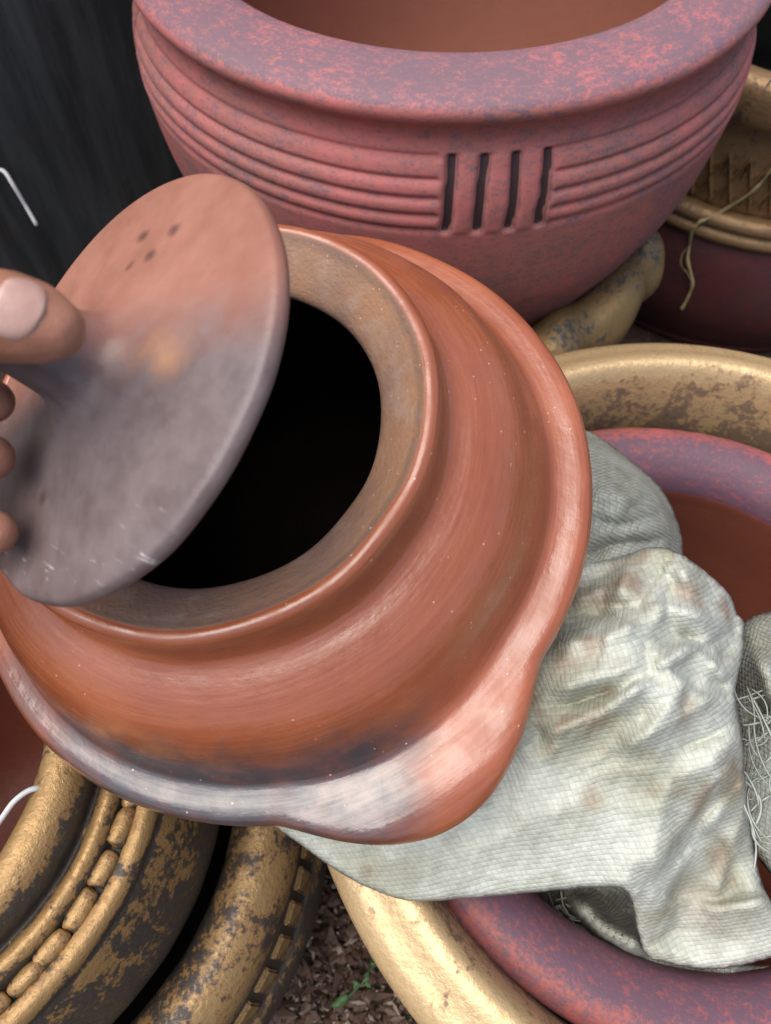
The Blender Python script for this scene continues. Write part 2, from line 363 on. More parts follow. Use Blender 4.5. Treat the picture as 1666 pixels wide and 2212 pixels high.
# ------------------------------------------------------------------ bronze-banded urn on the right
UR = empty('banded_urn', (.515, .986, -.098)); UR.scale = (1.12, 1.12, 1.12)
tag(UR, 'dark maroon urn with a bronze patterned neck band, behind on the right', 'urn')
lathe('body', [(.001,.10,2),(.15,.105,2),(.20,.14,2),(.205,.2,2),(.19,.25,2),(.187,.36,2),(.19,.372,2),(.2,.365,0),(.197,.34,0),(.197,.27,0),(.21,.24,0),(.232,.20,0),(.245,.16,0),(.242,.13,0),(.225,.095,0),(.205,.0865,0),(.001,.0875,0)], M_urn_body, UR, 160, 4)
lathe('neck_band', [(.1985,.262),(.2015,.264),(.2025,.28),(.2015,.31),(.2005,.335),(.2,.352),(.198,.354)], M_urn_gold, UR, 200, 4)
lathe('rim', [(.186,.35),(.186,.395),(.19,.402),(.20,.405),(.211,.402),(.2165,.392),(.2165,.372),(.213,.360),(.205,.356),(.198,.350)], M_urn_gold, UR, 200, 5)
lathe('bead_ring', [(.20,.262),(.212,.263),(.2185,.258),(.2195,.251),(.215,.247),(.2195,.243),(.2215,.237),(.2175,.231),(.205,.228)], M_urn_gold, UR, 200, 5)
V = []; F = []
def bar(p, q, w, h, ax=None):
    n = len(V)
    p = Vector(p); q = Vector(q); t_ = (q-p).normalized(); r_ = Vector((p.x, p.y, 0)).normalized(); s_ = t_.cross(r_).normalized()
    for e in (p, q):
        V.extend([e - s_*w, e + r_*h, e + s_*w, e - r_*.002])
    F.extend([(n,n+1,n+5,n+4),(n+1,n+2,n+6,n+5),(n,n+4,n+7,n+3),(n+2,n+3,n+7,n+6),(n,n+3,n+2,n+1),(n+4,n+5,n+6,n+7)])
def cp(th, z, R=.2016): return (R*cos(th), R*sin(th), z)
NT_ = 62
for row, (z0, z1) in enumerate(((.270, .296), (.298, .324))):
    for k in range(NT_):
        th = 2*pi*(k + .5*row)/NT_; dth = 2*pi/NT_
        j = lambda: random.uniform(-.0012, .0012)
        bar(cp(th, z0+j()), cp(th+dth*.5, z1+j()), .0018, .0060); bar(cp(th+dth*.5, z1+j()), cp(th+dth, z0+j()), .0018, .0060)
        bar(cp(th+dth*.42, z0+.002), cp(th+dth*.46, z0+.016+j()), .0013, .0034); bar(cp(th+dth*.8, z0+.004), cp(th+dth*1.05, z0+.013+j()), .0013, .0034)
tag(mesh_obj('zigzag_relief', V, F, M_urn_gold, UR, False), kind='stuff')

# ------------------------------------------------------------------ pale gold pot on the right with the maroon pot nested in it
GP = empty('gold_pot', (.2306, .1688, 0))
tag(GP, 'wide pale gold pot with a thick rolled rim, holding the maroon pot', 'pot')
def wob(k):
    return lambda r, z, th, q: (r + .0018*noise.noise((cos(th)*2.2+k, sin(th)*2.2, z*5))*(r > .05), z + .0012*noise.noise((cos(th)*3+k, sin(th)*3, 7)), q)
lathe('body', [(.001,.03,3),(.16,.03,3),(.21,.08,3),(.235,.18,3),(.236,.26,.9),(.238,.285,.65),(.242,.305,.45),(.247,.322,.25),(.254,.332,.0),(.263,.333,-.1),(.274,.327,-.1),(.285,.322,0),(.2925,.313,.2),(.2925,.303,.7),(.284,.292,1.2),(.276,.28,1.2),(.279,.25,.8),(.284,.2,.8),(.275,.12,.9),(.245,.04,1),(.215,0,1),(.001,.002,1)], M_gold_cream, GP, 256, 5, wob(1))  # higher zone on the inner rim wall paints its brown shade into the colour
MP = empty('maroon_pot', (.211, .163, .035))
tag(MP, 'maroon and purple clay pot nested inside the pale gold pot, sack stuffed in its mouth', 'pot')
lathe('body', [(.001,.02,2),(.10,.02,2),(.14,.06,2),(.165,.15,2),(.171,.215,2),(.172,.236,1.7),(.1735,.246,1),(.179,.257,1),(.190,.266,1),(.203,.270,.6),(.2135,.2685,.1),(.2205,.262,0),(.2215,.253,.4),(.217,.244,.6),(.207,.236,.2),(.202,.22,.2),(.205,.17,.2),(.195,.09,0),(.16,.02,0),(.13,0,0),(.001,.002,0)], M_maroon, MP, 256, 5, wob(3))

# ------------------------------------------------------------------ bottom left: beaded gold pot standing inside a block-banded gold pot
BP = empty('beaded_gold_pot', (-.30, .095, .03))
tag(BP, 'worn gold and black pot with a beaded shoulder ring, nested in another gold pot', 'pot')
def bz(z): return z-.03
def scuff(r, z, th, q): return (r+.0012*noise.noise((cos(th)*6, sin(th)*6, z*20))*(r > .05), z, q)
lathe('body', [(.001,bz(.05),3),(.07,bz(.05),3),(.11,bz(.10),3),(.145,bz(.2),3),(.15,bz(.28),3),(.125,bz(.335),3),(.110,bz(.355),3),(.1065,bz(.370),2.2),(.108,bz(.380),0),(.1145,bz(.388),-.3),(.123,bz(.389),-.3),(.131,bz(.384),.1),(.1355,bz(.374),.7),
     (.1355,bz(.364),.9),(.138,bz(.362),.3),(.1415,bz(.367),-.2),(.1460,bz(.3695),-.3),(.1502,bz(.366),0),(.1518,bz(.3575),.9),(.1535,bz(.3545),.8),(.158,bz(.3545),.7),(.1595,bz(.3555),.7),(.1608,bz(.3595),.2),(.165,bz(.3615),-.2),(.169,bz(.3605),-.2),(.172,bz(.356),.1),(.1725,bz(.350),1.0),
     (.175,bz(.345),.2),(.181,bz(.33),.3),(.187,bz(.31),.5),(.190,bz(.29),.9),(.189,bz(.27),.9),(.184,bz(.245),.9),(.172,bz(.19),1),(.15,bz(.12),1),(.11,bz(.06),1),(.09,bz(.045),1),(.001,bz(.047),1)], M_gold, BP, 320, 4, scuff)
# each bead of the ring
NB_ = 48; bead_me = []
for var in range(5):
    bm = bmesh.new(); rings = []
    for yy, rr in ((-1,.40),(-.96,.70),(-.80,.90),(-.4,1),(.1,1.03),(.5,.96),(.82,.86),(.97,.66),(1,.40)):
        rings.append([bm.verts.new((.0058*rr*cos(2*pi*q/12), .0106*yy, .0060*rr*sin(2*pi*q/12))) for q in range(12)])
    for r0, r1 in zip(rings[:-1], rings[1:]):
        for q in range(12): bm.faces.new((r0[q], r0[(q+1) % 12], r1[(q+1) % 12], r1[q]))
    bm.faces.new(rings[0]); bm.faces.new(rings[-1][::-1]); bmesh.ops.recalc_face_normals(bm, faces=bm.faces)
    for v in bm.verts: v.co *= 1+.16*noise.noise(v.co*170+Vector((var*7, 0, 0)))
    m1 = bpy.data.meshes.new('bead'); bm.to_mesh(m1); bm.free(); m1.materials.append(M_gold)
    m1.polygons.foreach_set('use_smooth', [True]*len(m1.polygons)); bead_me.append(m1)
ang_ = [2*pi*(k+.3+random.uniform(-.10,.10))/NB_ for k in range(NB_)]
for k, th in enumerate(ang_):
    o = bpy.data.objects.new('bead', bead_me[k % 5]); COL.objects.link(o); o.parent = BP
    o.location = (.1558*cos(th), .1558*sin(th), bz(.3585)+random.uniform(-.001,.0004)); o.rotation_euler = (random.uniform(-.15,.15), .25, th+random.uniform(-.10,.10))
    s_ = random.uniform(.92, 1.05); o.scale = (s_*random.uniform(.9,1.08), random.uniform(.88, 1.02), s_*random.uniform(.8, 1.1))
KP = empty('block_band_pot', (-.30, .095, 0))
tag(KP, 'dark gold pot with a smooth fat rim over a band of small blocks', 'pot')
lathe('body', [(.001,.02,2),(.12,.02,2),(.16,.08,2),(.19,.17,2),(.193,.20,1.4),(.190,.222,.9),(.193,.242,.5),(.202,.255,.2),(.214,.260,-.1),(.226,.256,-.2),(.236,.244,0),(.240,.228,.3),(.237,.212,.9),(.231,.202,1.3),(.2335,.197,.6),(.2375,.192,1),(.2385,.185,1),(.241,.17,1),(.2435,.157,1),(.247,.154,.4),(.2495,.149,.5),(.2515,.143,.8),(.253,.13,.9),(.250,.09,1),(.235,.03,1),(.22,0,1),(.001,.002,1)], M_gold_dk, KP, 256, 4, scuff)
bm = bmesh.new(); bmesh.ops.create_cube(bm, size=1); bmesh.ops.scale(bm, vec=(.007, .0165, .030), verts=bm.verts); bmesh.ops.bevel(bm, geom=bm.edges[:], offset=.0016, segments=2, affect='EDGES')
me = bpy.data.meshes.new('block'); bm.to_mesh(me); bm.free(); me.materials.append(M_gold_dk)
for k in range(66):
    th = 2*pi*k/66; o = bpy.data.objects.new('block', me); COL.objects.link(o); o.parent = KP
    o.location = (.2405*cos(th), .2405*sin(th), .173); o.rotation_euler = (random.uniform(-.04,.04), -.16, th)

# ------------------------------------------------------------------ main burnished pot (tilted, with a wavy flange and two lugs)
MM = Matrix((XA, YA, AX)).transposed().to_4x4(); MM.translation = MC
Rm = .11
pr = [(.001,-1.52,2),(.5,-1.48,2),(.95,-1.33,2),(1.3,-1.08,2),(1.38,-.9,2),(1.28,-.66,2),(1.1,-.46,2),(.93,-.34,2),(.80,-.27,2),(.757,-.225,1.9),(.748,-.185,1.35),(.765,-.15,1),(.82,-.105,1),(.875,-.062,1),(.920,-.026,1),(.948,-.006,.75),(.972,.003,.1),(.996,-.002,0),(1.014,-.022,0),(1.022,-.055,0),(1.022,-.10,0),(1.022,-.15,0),(1.030,-.20,0),(1.048,-.236,0),(1.085,-.260,0),(1.15,-.288,0),(1.23,-.335,0),(1.31,-.405,0),(1.37,-.497,0),(1.415,-.600,0),(1.445,-.700,0),(1.466,-.768,0),(1.488,-.804,0),(1.532,-.818,0),(1.600,-.826,0),(1.640,-.841,0),(1.658,-.866,0),(1.664,-.892,0),(1.65,-.918,0),(1.6,-.94,0),(1.52,-.96,0),(1.46,-1.03,0),(1.41,-1.14,0),(1.28,-1.32,0),(1.0,-1.5,0),(.6,-1.6,0),(.001,-1.63,0)]
pr = [(a*Rm, b*Rm, q) for a, b, q in pr]
def potfn(r, z, th, q):
    d = math.degrees(th)
    def ang(c): return (d-c+180) % 360 - 180
    def lb(c):
        x = abs(ang(c))/25.5; return cos(pi/2*x)**1.35 if x < 1 else 0
    lob = lb(-59.5) + lb(120.5)
    if q < .5 and z < -.02:
        wgt = .10*sst(1.2*Rm, 1.45*Rm, r) + .90*sst(1.43*Rm, 1.63*Rm, r)
        ww = wgt*sst(-1.2*Rm, -.9*Rm, z)
        r += .0268*lob*ww + (.0030*cos(th-.3))*ww
        hump = exp(-((r-.163)/.012)**2)
        z += lob*(.0030*exp(-((r-.186)/.014)**2) - .0045*sst(.196, .212, r))*sst(-.98*Rm, -.93*Rm, z)       # the crease fades out into the lug
    k = .0014 if q < .5 else .0010
    r += k*noise.noise((cos(th)*2.3, sin(th)*2.3, z*14+4))*(r > .03)
    z += .0009*noise.noise((cos(th)*3, sin(th)*3, r*20))*(r > .03)
    return r, z, q
CP = empty('clay_pot', mat=MM)
tag(CP, 'open burnished red-brown clay pot with wavy flanged shoulder and lug, in the foreground', 'pot')
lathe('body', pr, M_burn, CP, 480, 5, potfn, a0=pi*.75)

# ------------------------------------------------------------------ lid held over the mouth
LC = cw(-.1085, -.0532, .2998)
LN = cdir(-.591, -.299, -.749).normalized()
LX = cdir(.51, .258, -.82); LX = (LX - LN*LX.dot(LN)).normalized(); LY = LN.cross(LX)
LM = Matrix((LX, LY, LN)).transposed().to_4x4(); LM.translation = LC
def lid_local(px, py, z=.003):
    o = Vector((0, 0, CAM_H)); d = cdir((px-833)/1661, (py-1106)/1661, 1); pc = LC+LN*z
    p = o + d*((pc-o).dot(LN)/d.dot(LN)); q = p-LC; return (q.dot(LX), q.dot(LY), z)
t = NT('lid clay'); X, Y, Z = t.xyz(); r, a, z = t.cyl()
n1 = t.noise(t.obj, 22, 5, .6); n2 = t.noise(t.obj, 90, 4, .6); n3 = t.noise(t.obj, 500, 3)
st = t.noise(t.comb(t.math('MULTIPLY', X, 60), t.math('MULTIPLY', Y, 350), Z), 1, 3)
c = t.mix(t.ramp(n1, .3, .7), (.27, .115, .08), (.34, .152, .11))
g = t.math('ADD', t.math('ADD', t.math('MULTIPLY', Y, -1), t.math('MULTIPLY', X, .55)), t.math('MULTIPLY', t.math('SUBTRACT', n1, .5), .06))
smk = t.ramp(g, -.028, .022)
grey = t.mix(t.math('ADD', t.math('MULTIPLY', t.ramp(n1, .3, .7), .6), t.math('MULTIPLY', t.ramp(n2, .3, .7), .3)), (.105, .074, .072), (.175, .135, .135))
c = t.mix(smk, c, grey)
c = t.mix(t.math('MULTIPLY', t.spot(lid_local(345, 760, .008), .004, .011, n2, .022), .6), c, (.55, .27, .12))
c = t.mix(t.math('MULTIPLY', t.spot(lid_local(268, 780, .012), .002, .008, n2, .016), .4), c, (.50, .24, .11))
for (bx, by, br) in ((305,508,.0028), (372,492,.0030), (328,556,.0028), (288,582,.0022), (120,972,.0028), (97,1076,.0026), (72,1000,.0016), (40,1190,.0016)):
    c = t.mix(t.math('MULTIPLY', t.spot(lid_local(bx, by, .004), br, .0022, n2, .005), .75), c, (.07, .035, .03))
ash = t.math('MULTIPLY', t.ramp(st, .58, .70), t.math('MULTIPLY', t.ramp(r, .062, .080), t.math('MULTIPLY', t.ramp(Y, -.015, -.04), t.ramp(n2, .45, .6))))
c = t.mix(t.math('MULTIPLY', ash, .7), c, (.62, .60, .60))
M_lid = t.out(c, t.ramp(n2, .3, .7, .38, .52), t.bump(n3, .15, .0008, t.bump(st, .12, .001, t.bump(n2, .15, .002))), 0, .5)
LD = empty('pot_lid', mat=LM)
tag(LD, 'round grey and terracotta clay lid tilted up off the pot mouth by its knob', 'lid')
RL = .0935
lidfn = lambda r, z, th, q: (r + .0007*noise.noise((cos(th)*3, sin(th)*3, 1)), z + .0006*noise.noise((r*40*cos(th), r*40*sin(th), 2)), q)
lathe('plate', [(.001,.000),(.02,.0),(.04,-.001),(.06,-.0035),(.077,-.007),(.0845,-.0085),(.0888,-.0078),(.0902,-.0055),(.0898,-.0028),(.0880,-.0008),(.083,.0004),(.072,.0018),(.060,.0034),(.048,.0052),(.038,.0072),(.0300,.0088),(.0245,.0108),(.0205,.0140),(.0178,.0195),(.0164,.0260)], M_lid, LD, 220, 6, lidfn)
lathe('knob', [(.0168,.0245),(.0156,.033),(.0149,.042),(.0146,.050),(.0150,.060),(.0160,.068),(.0166,.076),(.0152,.082),(.010,.0855),(.001,.0865)], M_lid, LD, 80, 5, lidfn)

# ------------------------------------------------------------------ the hand
t = NT('skin'); n1 = t.noise(t.obj, 40, 4, .6); n2 = t.noise(t.obj, 300, 4, .7)
vo = t.n('ShaderNodeTexVoronoi'); t.L(t.obj, vo.inputs['Vector']); vo.inputs['Scale'].default_value = 900
tip = t.attr('zone')
c = t.mix(t.ramp(n1, .3, .7), (.23, .10, .06), (.31, .145, .09)); c = t.mix(t.math('MULTIPLY', tip, .75), c, (.42, .19, .125))
M_skin = t.out(c, t.ramp(n2, .3, .7, .40, .55), t.bump(n2, .25, .0008, t.bump(vo.outputs['Distance'], .12, .0006)), 0, .4)
M_skin.node_tree.nodes['Principled BSDF'].inputs['Subsurface Weight'].default_value = .12
M_skin.node_tree.nodes['Principled BSDF'].inputs['Subsurface Radius'].default_value = (.008, .003, .0015)
M_nail = simple('nail', (.42, .25, .205), (.50, .32, .27), 120, .22, .0003, .1, .5)
def hp(px, py, d): return pxd(px, py, d)
chains = {
 'thumb': [(hp(112,708,.236),.0104),(hp(68,696,.2355),.0134),(hp(10,684,.234),.0147),(hp(-90,676,.230),.0142),(hp(-150,676,.229),.0146),(hp(-300,715,.238),.0145),(hp(-430,790,.250),.018),(hp(-560,900,.270),.022)],
 'index': [(hp(-18,866,.286),.0086),(hp(-66,852,.286),.0094),(hp(-150,820,.283),.0092),(hp(-265,780,.270),.0098),(hp(-380,800,.262),.0100),(hp(-480,850,.268),.0120)],
 'middle': [(hp(-22,988,.284),.0092),(hp(-74,980,.285),.0098),(hp(-165,962,.287),.0096),(hp(-290,930,.272),.0102),(hp(-400,930,.266),.0104),(hp(-500,950,.272),.0125)],
 'ring': [(hp(-12,1150,.282),.0086),(hp(-62,1138,.284),.0094),(hp(-160,1105,.288),.0092),(hp(-285,1060,.275),.0098),(hp(-400,1045,.270),.0102),(hp(-500,1045,.276),.0125)],
 'little': [(hp(-95,1262,.292),.0062),(hp(-135,1250,.291),.0072),(hp(-205,1215,.289),.0080),(hp(-310,1165,.280),.0086),(hp(-410,1140,.276),.0092),(hp(-500,1130,.280),.012)],
 'palm1': [(hp(-480,850,.268),.012),(hp(-560,900,.272),.018),(hp(-680,980,.285),.024),(hp(-820,1060,.300),.025),(hp(-1050,1160,.32),.027),(hp(-1500,1330,.36),.034)],
 'palm2': [(hp(-500,950,.272),.0125),(hp(-600,1000,.280),.018),(hp(-700,1030,.290),.022),(hp(-820,1060,.300),.025)],
 'palm3': [(hp(-500,1045,.276),.0125),(hp(-610,1060,.284),.018),(hp(-820,1060,.300),.024)],
 'palm4': [(hp(-500,1130,.280),.012),(hp(-610,1110,.288),.018),(hp(-820,1070,.300),.023)],
}
def balls(ch):
    out = []
    for (p, r), (q, s) in zip(ch[:-1], ch[1:]):
        L = (q-p).length; k = max(2, int(L/.0022))
        for i in range(k): out.append((p.lerp(q, i/k), r+(s-r)*i/k))
    out.append(ch[-1]); return out
bm = bmesh.new()
for ch in chains.values():
    for p, r in balls(ch):
        bmesh.ops.create_icosphere(bm, subdivisions=2, radius=r, matrix=Matrix.Translation(p))
me = bpy.data.meshes.new('hand'); bm.to_mesh(me); bm.free()
ho = bpy.data.objects.new('hand_tmp', me); COL.objects.link(ho)
md = ho.modifiers.new('r', 'REMESH'); md.mode = 'VOXEL'; md.voxel_size = .0013
md = ho.modifiers.new('s', 'SMOOTH'); md.factor = .5; md.iterations = 6
dg = bpy.context.evaluated_depsgraph_get(); hm = bpy.data.meshes.new_from_object(ho.evaluated_get(dg))
bpy.data.objects.remove(ho); hm.materials.clear(); hm.materials.append(M_skin); hm.polygons.foreach_set('use_smooth', [True]*len(hm.polygons))
tips = [chains[k][0][0] for k in ('thumb','index','middle','ring','little')]
at = hm.attributes.new('zone', 'FLOAT', 'POINT')
at.data.foreach_set('value', [max(sst(.026, .004, (v.co-tp).length) for tp in tips) for v in hm.vertices])
PE = empty('person', hp(-820,1060,.300)); tag(PE, 'bare hand reaching in from the left, gripping the lid knob with thumb and fingers', 'person')
ho = bpy.data.objects.new('hand', hm); COL.objects.link(ho); ho.parent = PE; ho.location = -PE.location
from mathutils.bvhtree import BVHTree
bv = BVHTree.FromPolygons([v.co.copy() for v in hm.vertices], [tuple(p.vertices) for p in hm.polygons])
# thumb nail: a curved plate wrapped on the camera-facing back of the thumb
T0 = hp(122,714,.236); T1 = hp(20,682,.2345); ta = (T0-T1).normalized()
view = (Vector((0,0,CAM_H))-T0).normalized(); up = (view + cdir(-.05,-.35,0)); up = (up - ta*up.dot(ta)).normalized(); sd_ = ta.cross(up)
V = []; F = []; NU, NV = 16, 16
for lay in (0, 1):
    for j in range(NV+1):
        v = j/NV; c0 = T1.lerp(T0, .0+.93*v); R = .0147 + (.0106-.0147)*sst(.1, 1.0, v)
        hwid = radians(52)*(.12+.88*(1-abs(2*v-1)**2.4)**.55)
        for i in range(NU+1):
            g = (2*i/NU-1)*hwid
            rr = R*1.0 + (.0007 if lay == 0 else -.0012) - .0007*abs(2*i/NU-1)**4 - .0010*(1-sst(0,.12,v)) 
            dr = (up*cos(g)+sd_*sin(g)).normalized(); hit = bv.ray_cast(c0+dr*.03, -dr)[0]
            ed = max(abs(2*i/NU-1)**6, 1-sst(0,.1,v))
            V.append(hit + dr*((.0009-.0011*ed) if lay == 0 else -.0015) - PE.location)
W_ = NU+1; n0 = W_*(NV+1)
for j in range(NV):
    for i in range(NU):
        a = j*W_+i; F.append((a,a+1,a+W_+1,a+W_)); F.append((n0+a,n0+a+W_,n0+a+W_+1,n0+a+1))
for i in range(NU): F.append((i,n0+i,n0+i+1,i+1)); a = NV*W_+i; F.append((a,a+1,n0+a+1,n0+a))
for j in range(NV): a = j*W_; F.append((a,a+W_,n0+a+W_,n0+a)); b = a+NU; F.append((b,n0+b,n0+b+W_,b+W_))
mesh_obj('thumb_nail', V, F, M_nail, PE)

# ------------------------------------------------------------------ sacks
def seg_d(p, a, b):
    ax_, ay = a; bx, by = b; dx, dy = bx-ax_, by-ay; L = dx*dx+dy*dy
    t_ = max(0, min(1, ((p[0]-ax_)*dx+(p[1]-ay)*dy)/L)); qx, qy = ax_+t_*dx, ay+t_*dy
    side = dx*(p[1]-ay)-dy*(p[0]-ax_)
    return hypot(p[0]-qx, p[1]-qy), side
def poly_d(p, P):
    best = (1e9, 0)
    for a, b in zip(P[:-1], P[1:]):
        d = seg_d(p, a, b)
        if d[0] < best[0]: best = d
    return best
def inside(p, P):
    c_ = False
    for (x1, y1), (x2, y2) in zip(P, P[1:]+P[:1]):
        if (y1 > p[1]) != (y2 > p[1]) and p[0] < (x2-x1)*(p[1]-y1)/(y2-y1)+x1: c_ = not c_
    return c_
def tps(ctrl):
    import numpy as np
    P = np.array([(a/100, b/100) for a, b, c_ in ctrl]); z = np.array([c_ for a, b, c_ in ctrl]); n = len(P)
    def U(r2): return np.where(r2 > 1e-12, r2*np.log(r2+1e-12), 0)
    K = U(((P[:, None]-P[None])**2).sum(-1)) + np.eye(n)*.05
    Q = np.c_[np.ones(n), P]; A = np.block([[K, Q], [Q.T, np.zeros((3, 3))]])
    w = np.linalg.solve(A, np.r_[z, 0, 0, 0])
    def f(x, y):
        q = np.array((x/100, y/100)); return float(U(((P-q)**2).sum(-1))@w[:n] + w[n] + w[n+1:]@q)
    return f
def facet(ctrl, extra):                  # flat planes between the surveyed points: stiff plastic cloth breaks into facets
    base = tps(ctrl); P = list(ctrl) + [(x, y, base(x, y)+d) for x, y, d in extra]
    r = delaunay_2d_cdt([Vector(p[:2]) for p in P], [], [], 0, 1e-5)
    Z = [base(v.x, v.y) for v in r[0]]
    for i, o in enumerate(r[3]):
        if o: Z[i] = P[o[0]][2]
    T = []
    for a, b, c in r[2]:
        A, B, C = r[0][a], r[0][b], r[0][c]; det = (B.y-C.y)*(A.x-C.x)+(C.x-B.x)*(A.y-C.y)
        if abs(det) > 1e-6: T.append((min(A.x,B.x,C.x), max(A.x,B.x,C.x), min(A.y,B.y,C.y), max(A.y,B.y,C.y), A, B, C, det, Z[a], Z[b], Z[c]))
    def f(x, y):
        s_ = base(x, y)
        for x0, x1, y0, y1, A, B, C, det, za, zb, zc in T:
            if x0 <= x <= x1 and y0 <= y <= y1:
                u = ((B.y-C.y)*(x-C.x)+(C.x-B.x)*(y-C.y))/det; v = ((C.y-A.y)*(x-C.x)+(A.x-C.x)*(y-C.y))/det
                if u >= -1e-6 and v >= -1e-6 and u+v <= 1+1e-6: return .2*s_ + .8*(u*za+v*zb+(1-u-v)*zc)
        return s_
    return f
def drape(name, outline, ctrl, creases, mat, step=7, hem=18, hemdrop=.016, thick=.0012, wr=.0012, wscale=55., seed=0, rg=.003, extra=None, ck=3.4, soft=3):
    O = catmull(outline+[outline[0]], 10)[:-1]; O = [tuple(o[:2]) for o in O]
    base = facet(ctrl, extra) if extra else tps(ctrl); pts = [Vector(o) for o in O]; nO = len(O)
    xs = [o[0] for o in O]; ys = [o[1] for o in O]; rnd = random.Random(seed)
    Oc = O+[O[0]]; y = min(ys); row = 0
    while y < max(ys):
        x = min(xs) + (row % 2)*step*.5
        while x < max(xs):
            q = (x+rnd.uniform(-.2,.2)*step, y+rnd.uniform(-.2,.2)*step)
            if inside(q, O) and poly_d(q, Oc)[0] > step*.6: pts.append(Vector(q))
            x += step
        y += step*.87; row += 1
    r = delaunay_2d_cdt(pts, [(i, (i+1) % nO) for i in range(nO)], [], 1, 1e-5)
    V = []
    for v in r[0]:
        p = (v.x, v.y); z = base(*p)
        for P, amp, wp, wm in creases:
            d, sd2 = poly_d(p, P)
            e = min(1, min(hypot(p[0]-P[0][0], p[1]-P[0][1]), hypot(p[0]-P[-1][0], p[1]-P[-1][1]))/60+.25)
            z += ck*amp*e*exp(-d/(wp if sd2 > 0 else wm))
        de = poly_d(p, Oc)[0]
        z -= hemdrop*(1-sqrt(max(0, 1-(1-min(1, de/hem))**2)))
        z += wr*noise.noise((p[0]/wscale, p[1]/wscale, seed)) + wr*.5*noise.noise((p[0]/wscale*2.3, p[1]/wscale*2.3, seed+4))
        nn = noise.noise((p[0]/120, p[1]/95, seed+8)); z += rg*(1-abs(nn))**7 + rg*.5*(1-abs(noise.noise((p[0]/60+5, p[1]/70, seed+2))))**8
        V.append(pxz(p[0], p[1], z))
    F = [tuple(f) for f in r[2]]
    o = mesh_obj(name, V, F, mat)
    m_ = o.modifiers.new('soften', 'SMOOTH'); m_.factor = .5; m_.iterations = soft
    m_ = o.modifiers.new('thickness', 'SOLIDIFY'); m_.thickness = thick; m_.offset = -1
    return o
sack_out = [(575,1770),(660,1700),(900,1600),(1060,1400),(1120,1230),(1230,1213),(1300,1210),(1365,1196),(1400,1184),(1455,1190),(1520,1232),(1575,1285),(1590,1325),(1607,1350),(1602,1420),(1588,1500),(1603,1600),(1610,1700),(1626,1830),(1666,1950),(1750,2020),(1760,2050),(1666,2068),(1590,2087),(1520,2092),(1445,2080),(1398,2062),(1378,2005),(1356,1925),(1290,1916),(1200,1922),(1100,1932),(1000,1940),(900,1946),(830,1930),(750,1893),(665,1835)]
sack_ctrl = [(590,1785,.352),(700,1750,.362),(900,1650,.37),(1060,1450,.385),(1120,1240,.375),(750,1890,.350),(900,1940,.350),(1100,1930,.350),(1300,1915,.350),(1400,1895,.352),(900,1840,.366),(1100,1800,.374),(1250,1720,.382),(1450,1680,.388),(1560,1640,.388),(1150,1650,.384),(1300,1620,.383),
 (1200,1560,.384),(1320,1500,.386),(1430,1440,.388),(1250,1460,.398),(1250,1330,.388),(1300,1240,.385),(1400,1200,.402),(1470,1240,.405),(1560,1290,.380),(1600,1380,.365),(1400,1290,.396),(1400,1360,.392),(1450,1385,.376),(1530,1390,.376),(1500,1500,.392),(1585,1500,.370),(1600,1600,.374),(1610,1720,.352),
 (1480,1850,.326),(1540,1800,.325),(1600,1850,.322),(1460,1930,.312),(1560,1930,.314),(1650,1960,.318),(1400,2040,.306),(1520,2080,.298),(1640,2060,.300),(1740,2030,.306),(1420,1960,.318)]
sack_cr = [
 ([(1160,1597),(1240,1565),(1300,1535),(1390,1485),(1440,1450)], .013, 42, 110),
 ([(1400,1900),(1440,1830),(1480,1770),(1530,1700),(1585,1645)], .010, 50, 110),
 ([(1190,1391),(1277,1386),(1347,1366),(1379,1318)], .009, 90, 35),
 ([(1379,1312),(1449,1313),(1520,1334),(1585,1375)], .009, 60, 28),
 ([(1400,1460),(1425,1441),(1477,1399),(1520,1417),(1572,1470)], .012, 80, 22),
 ([(1368,1195),(1351,1241),(1326,1322)], .006, 12, 60),
 ([(1577,1715),(1545,1760),(1500,1815)], .007, 12, 40),
 ([(1680,1935),(1620,1952),(1550,1962),(1500,1950)], .007, 12, 45),
 ([(1250,1330),(1310,1330),(1380,1290)], -.005, 25, 25),
 ([(1180,1490),(1260,1478),(1340,1450),(1400,1420)], .006, 26, 40),
 ([(1170,1530),(1260,1515),(1350,1480)], -.004, 14, 14),
 ([(1200,1290),(1270,1290),(1330,1262)], .006, 30, 20),
 ([(1560,1480),(1500,1530),(1420,1575),(1330,1625)], .006, 40, 26),
 ([(1590,1560),(1540,1590),(1460,1620)], -.004, 16, 16),
 ([(1455,1195),(1480,1250),(1530,1300)], .005, 16, 40),
 ([(1595,1380),(1560,1420),(1545,1470)], -.007, 14, 14),
 ([(1440,1385),(1475,1372),(1520,1390)], -.009, 12, 14),
 ([(1230,1690),(1330,1670),(1450,1660)], .0025, 40, 60),
 ([(800,1830),(950,1800),(1100,1720)], .0025, 50, 70),
 ([(1410,2000),(1450,1900),(1500,1830)], .004, 14, 30),
 ([(1600,1760),(1570,1860),(1540,1950)], .005, 30, 18),
]
rx = random.Random(31); sack_extra = []
for (x0, x1, y0, y1, n_, am) in ((1170, 1590, 1200, 1600, 34, .013), (1420, 1640, 1700, 2060, 14, .010), (900, 1400, 1640, 1900, 9, .005)):
    for k in range(n_): sack_extra.append((rx.uniform(x0, x1), rx.uniform(y0, y1), rx.uniform(-am, am)))
SK = drape('woven_sack', sack_out, sack_ctrl, sack_cr, M_sack, 7, 12, .010, .0008, seed=1, rg=.0010, extra=sack_extra, ck=2.6, soft=2)
tag(SK, 'pale greenish white woven plastic sack with brown stains, draped over the gold rim', 'sack')
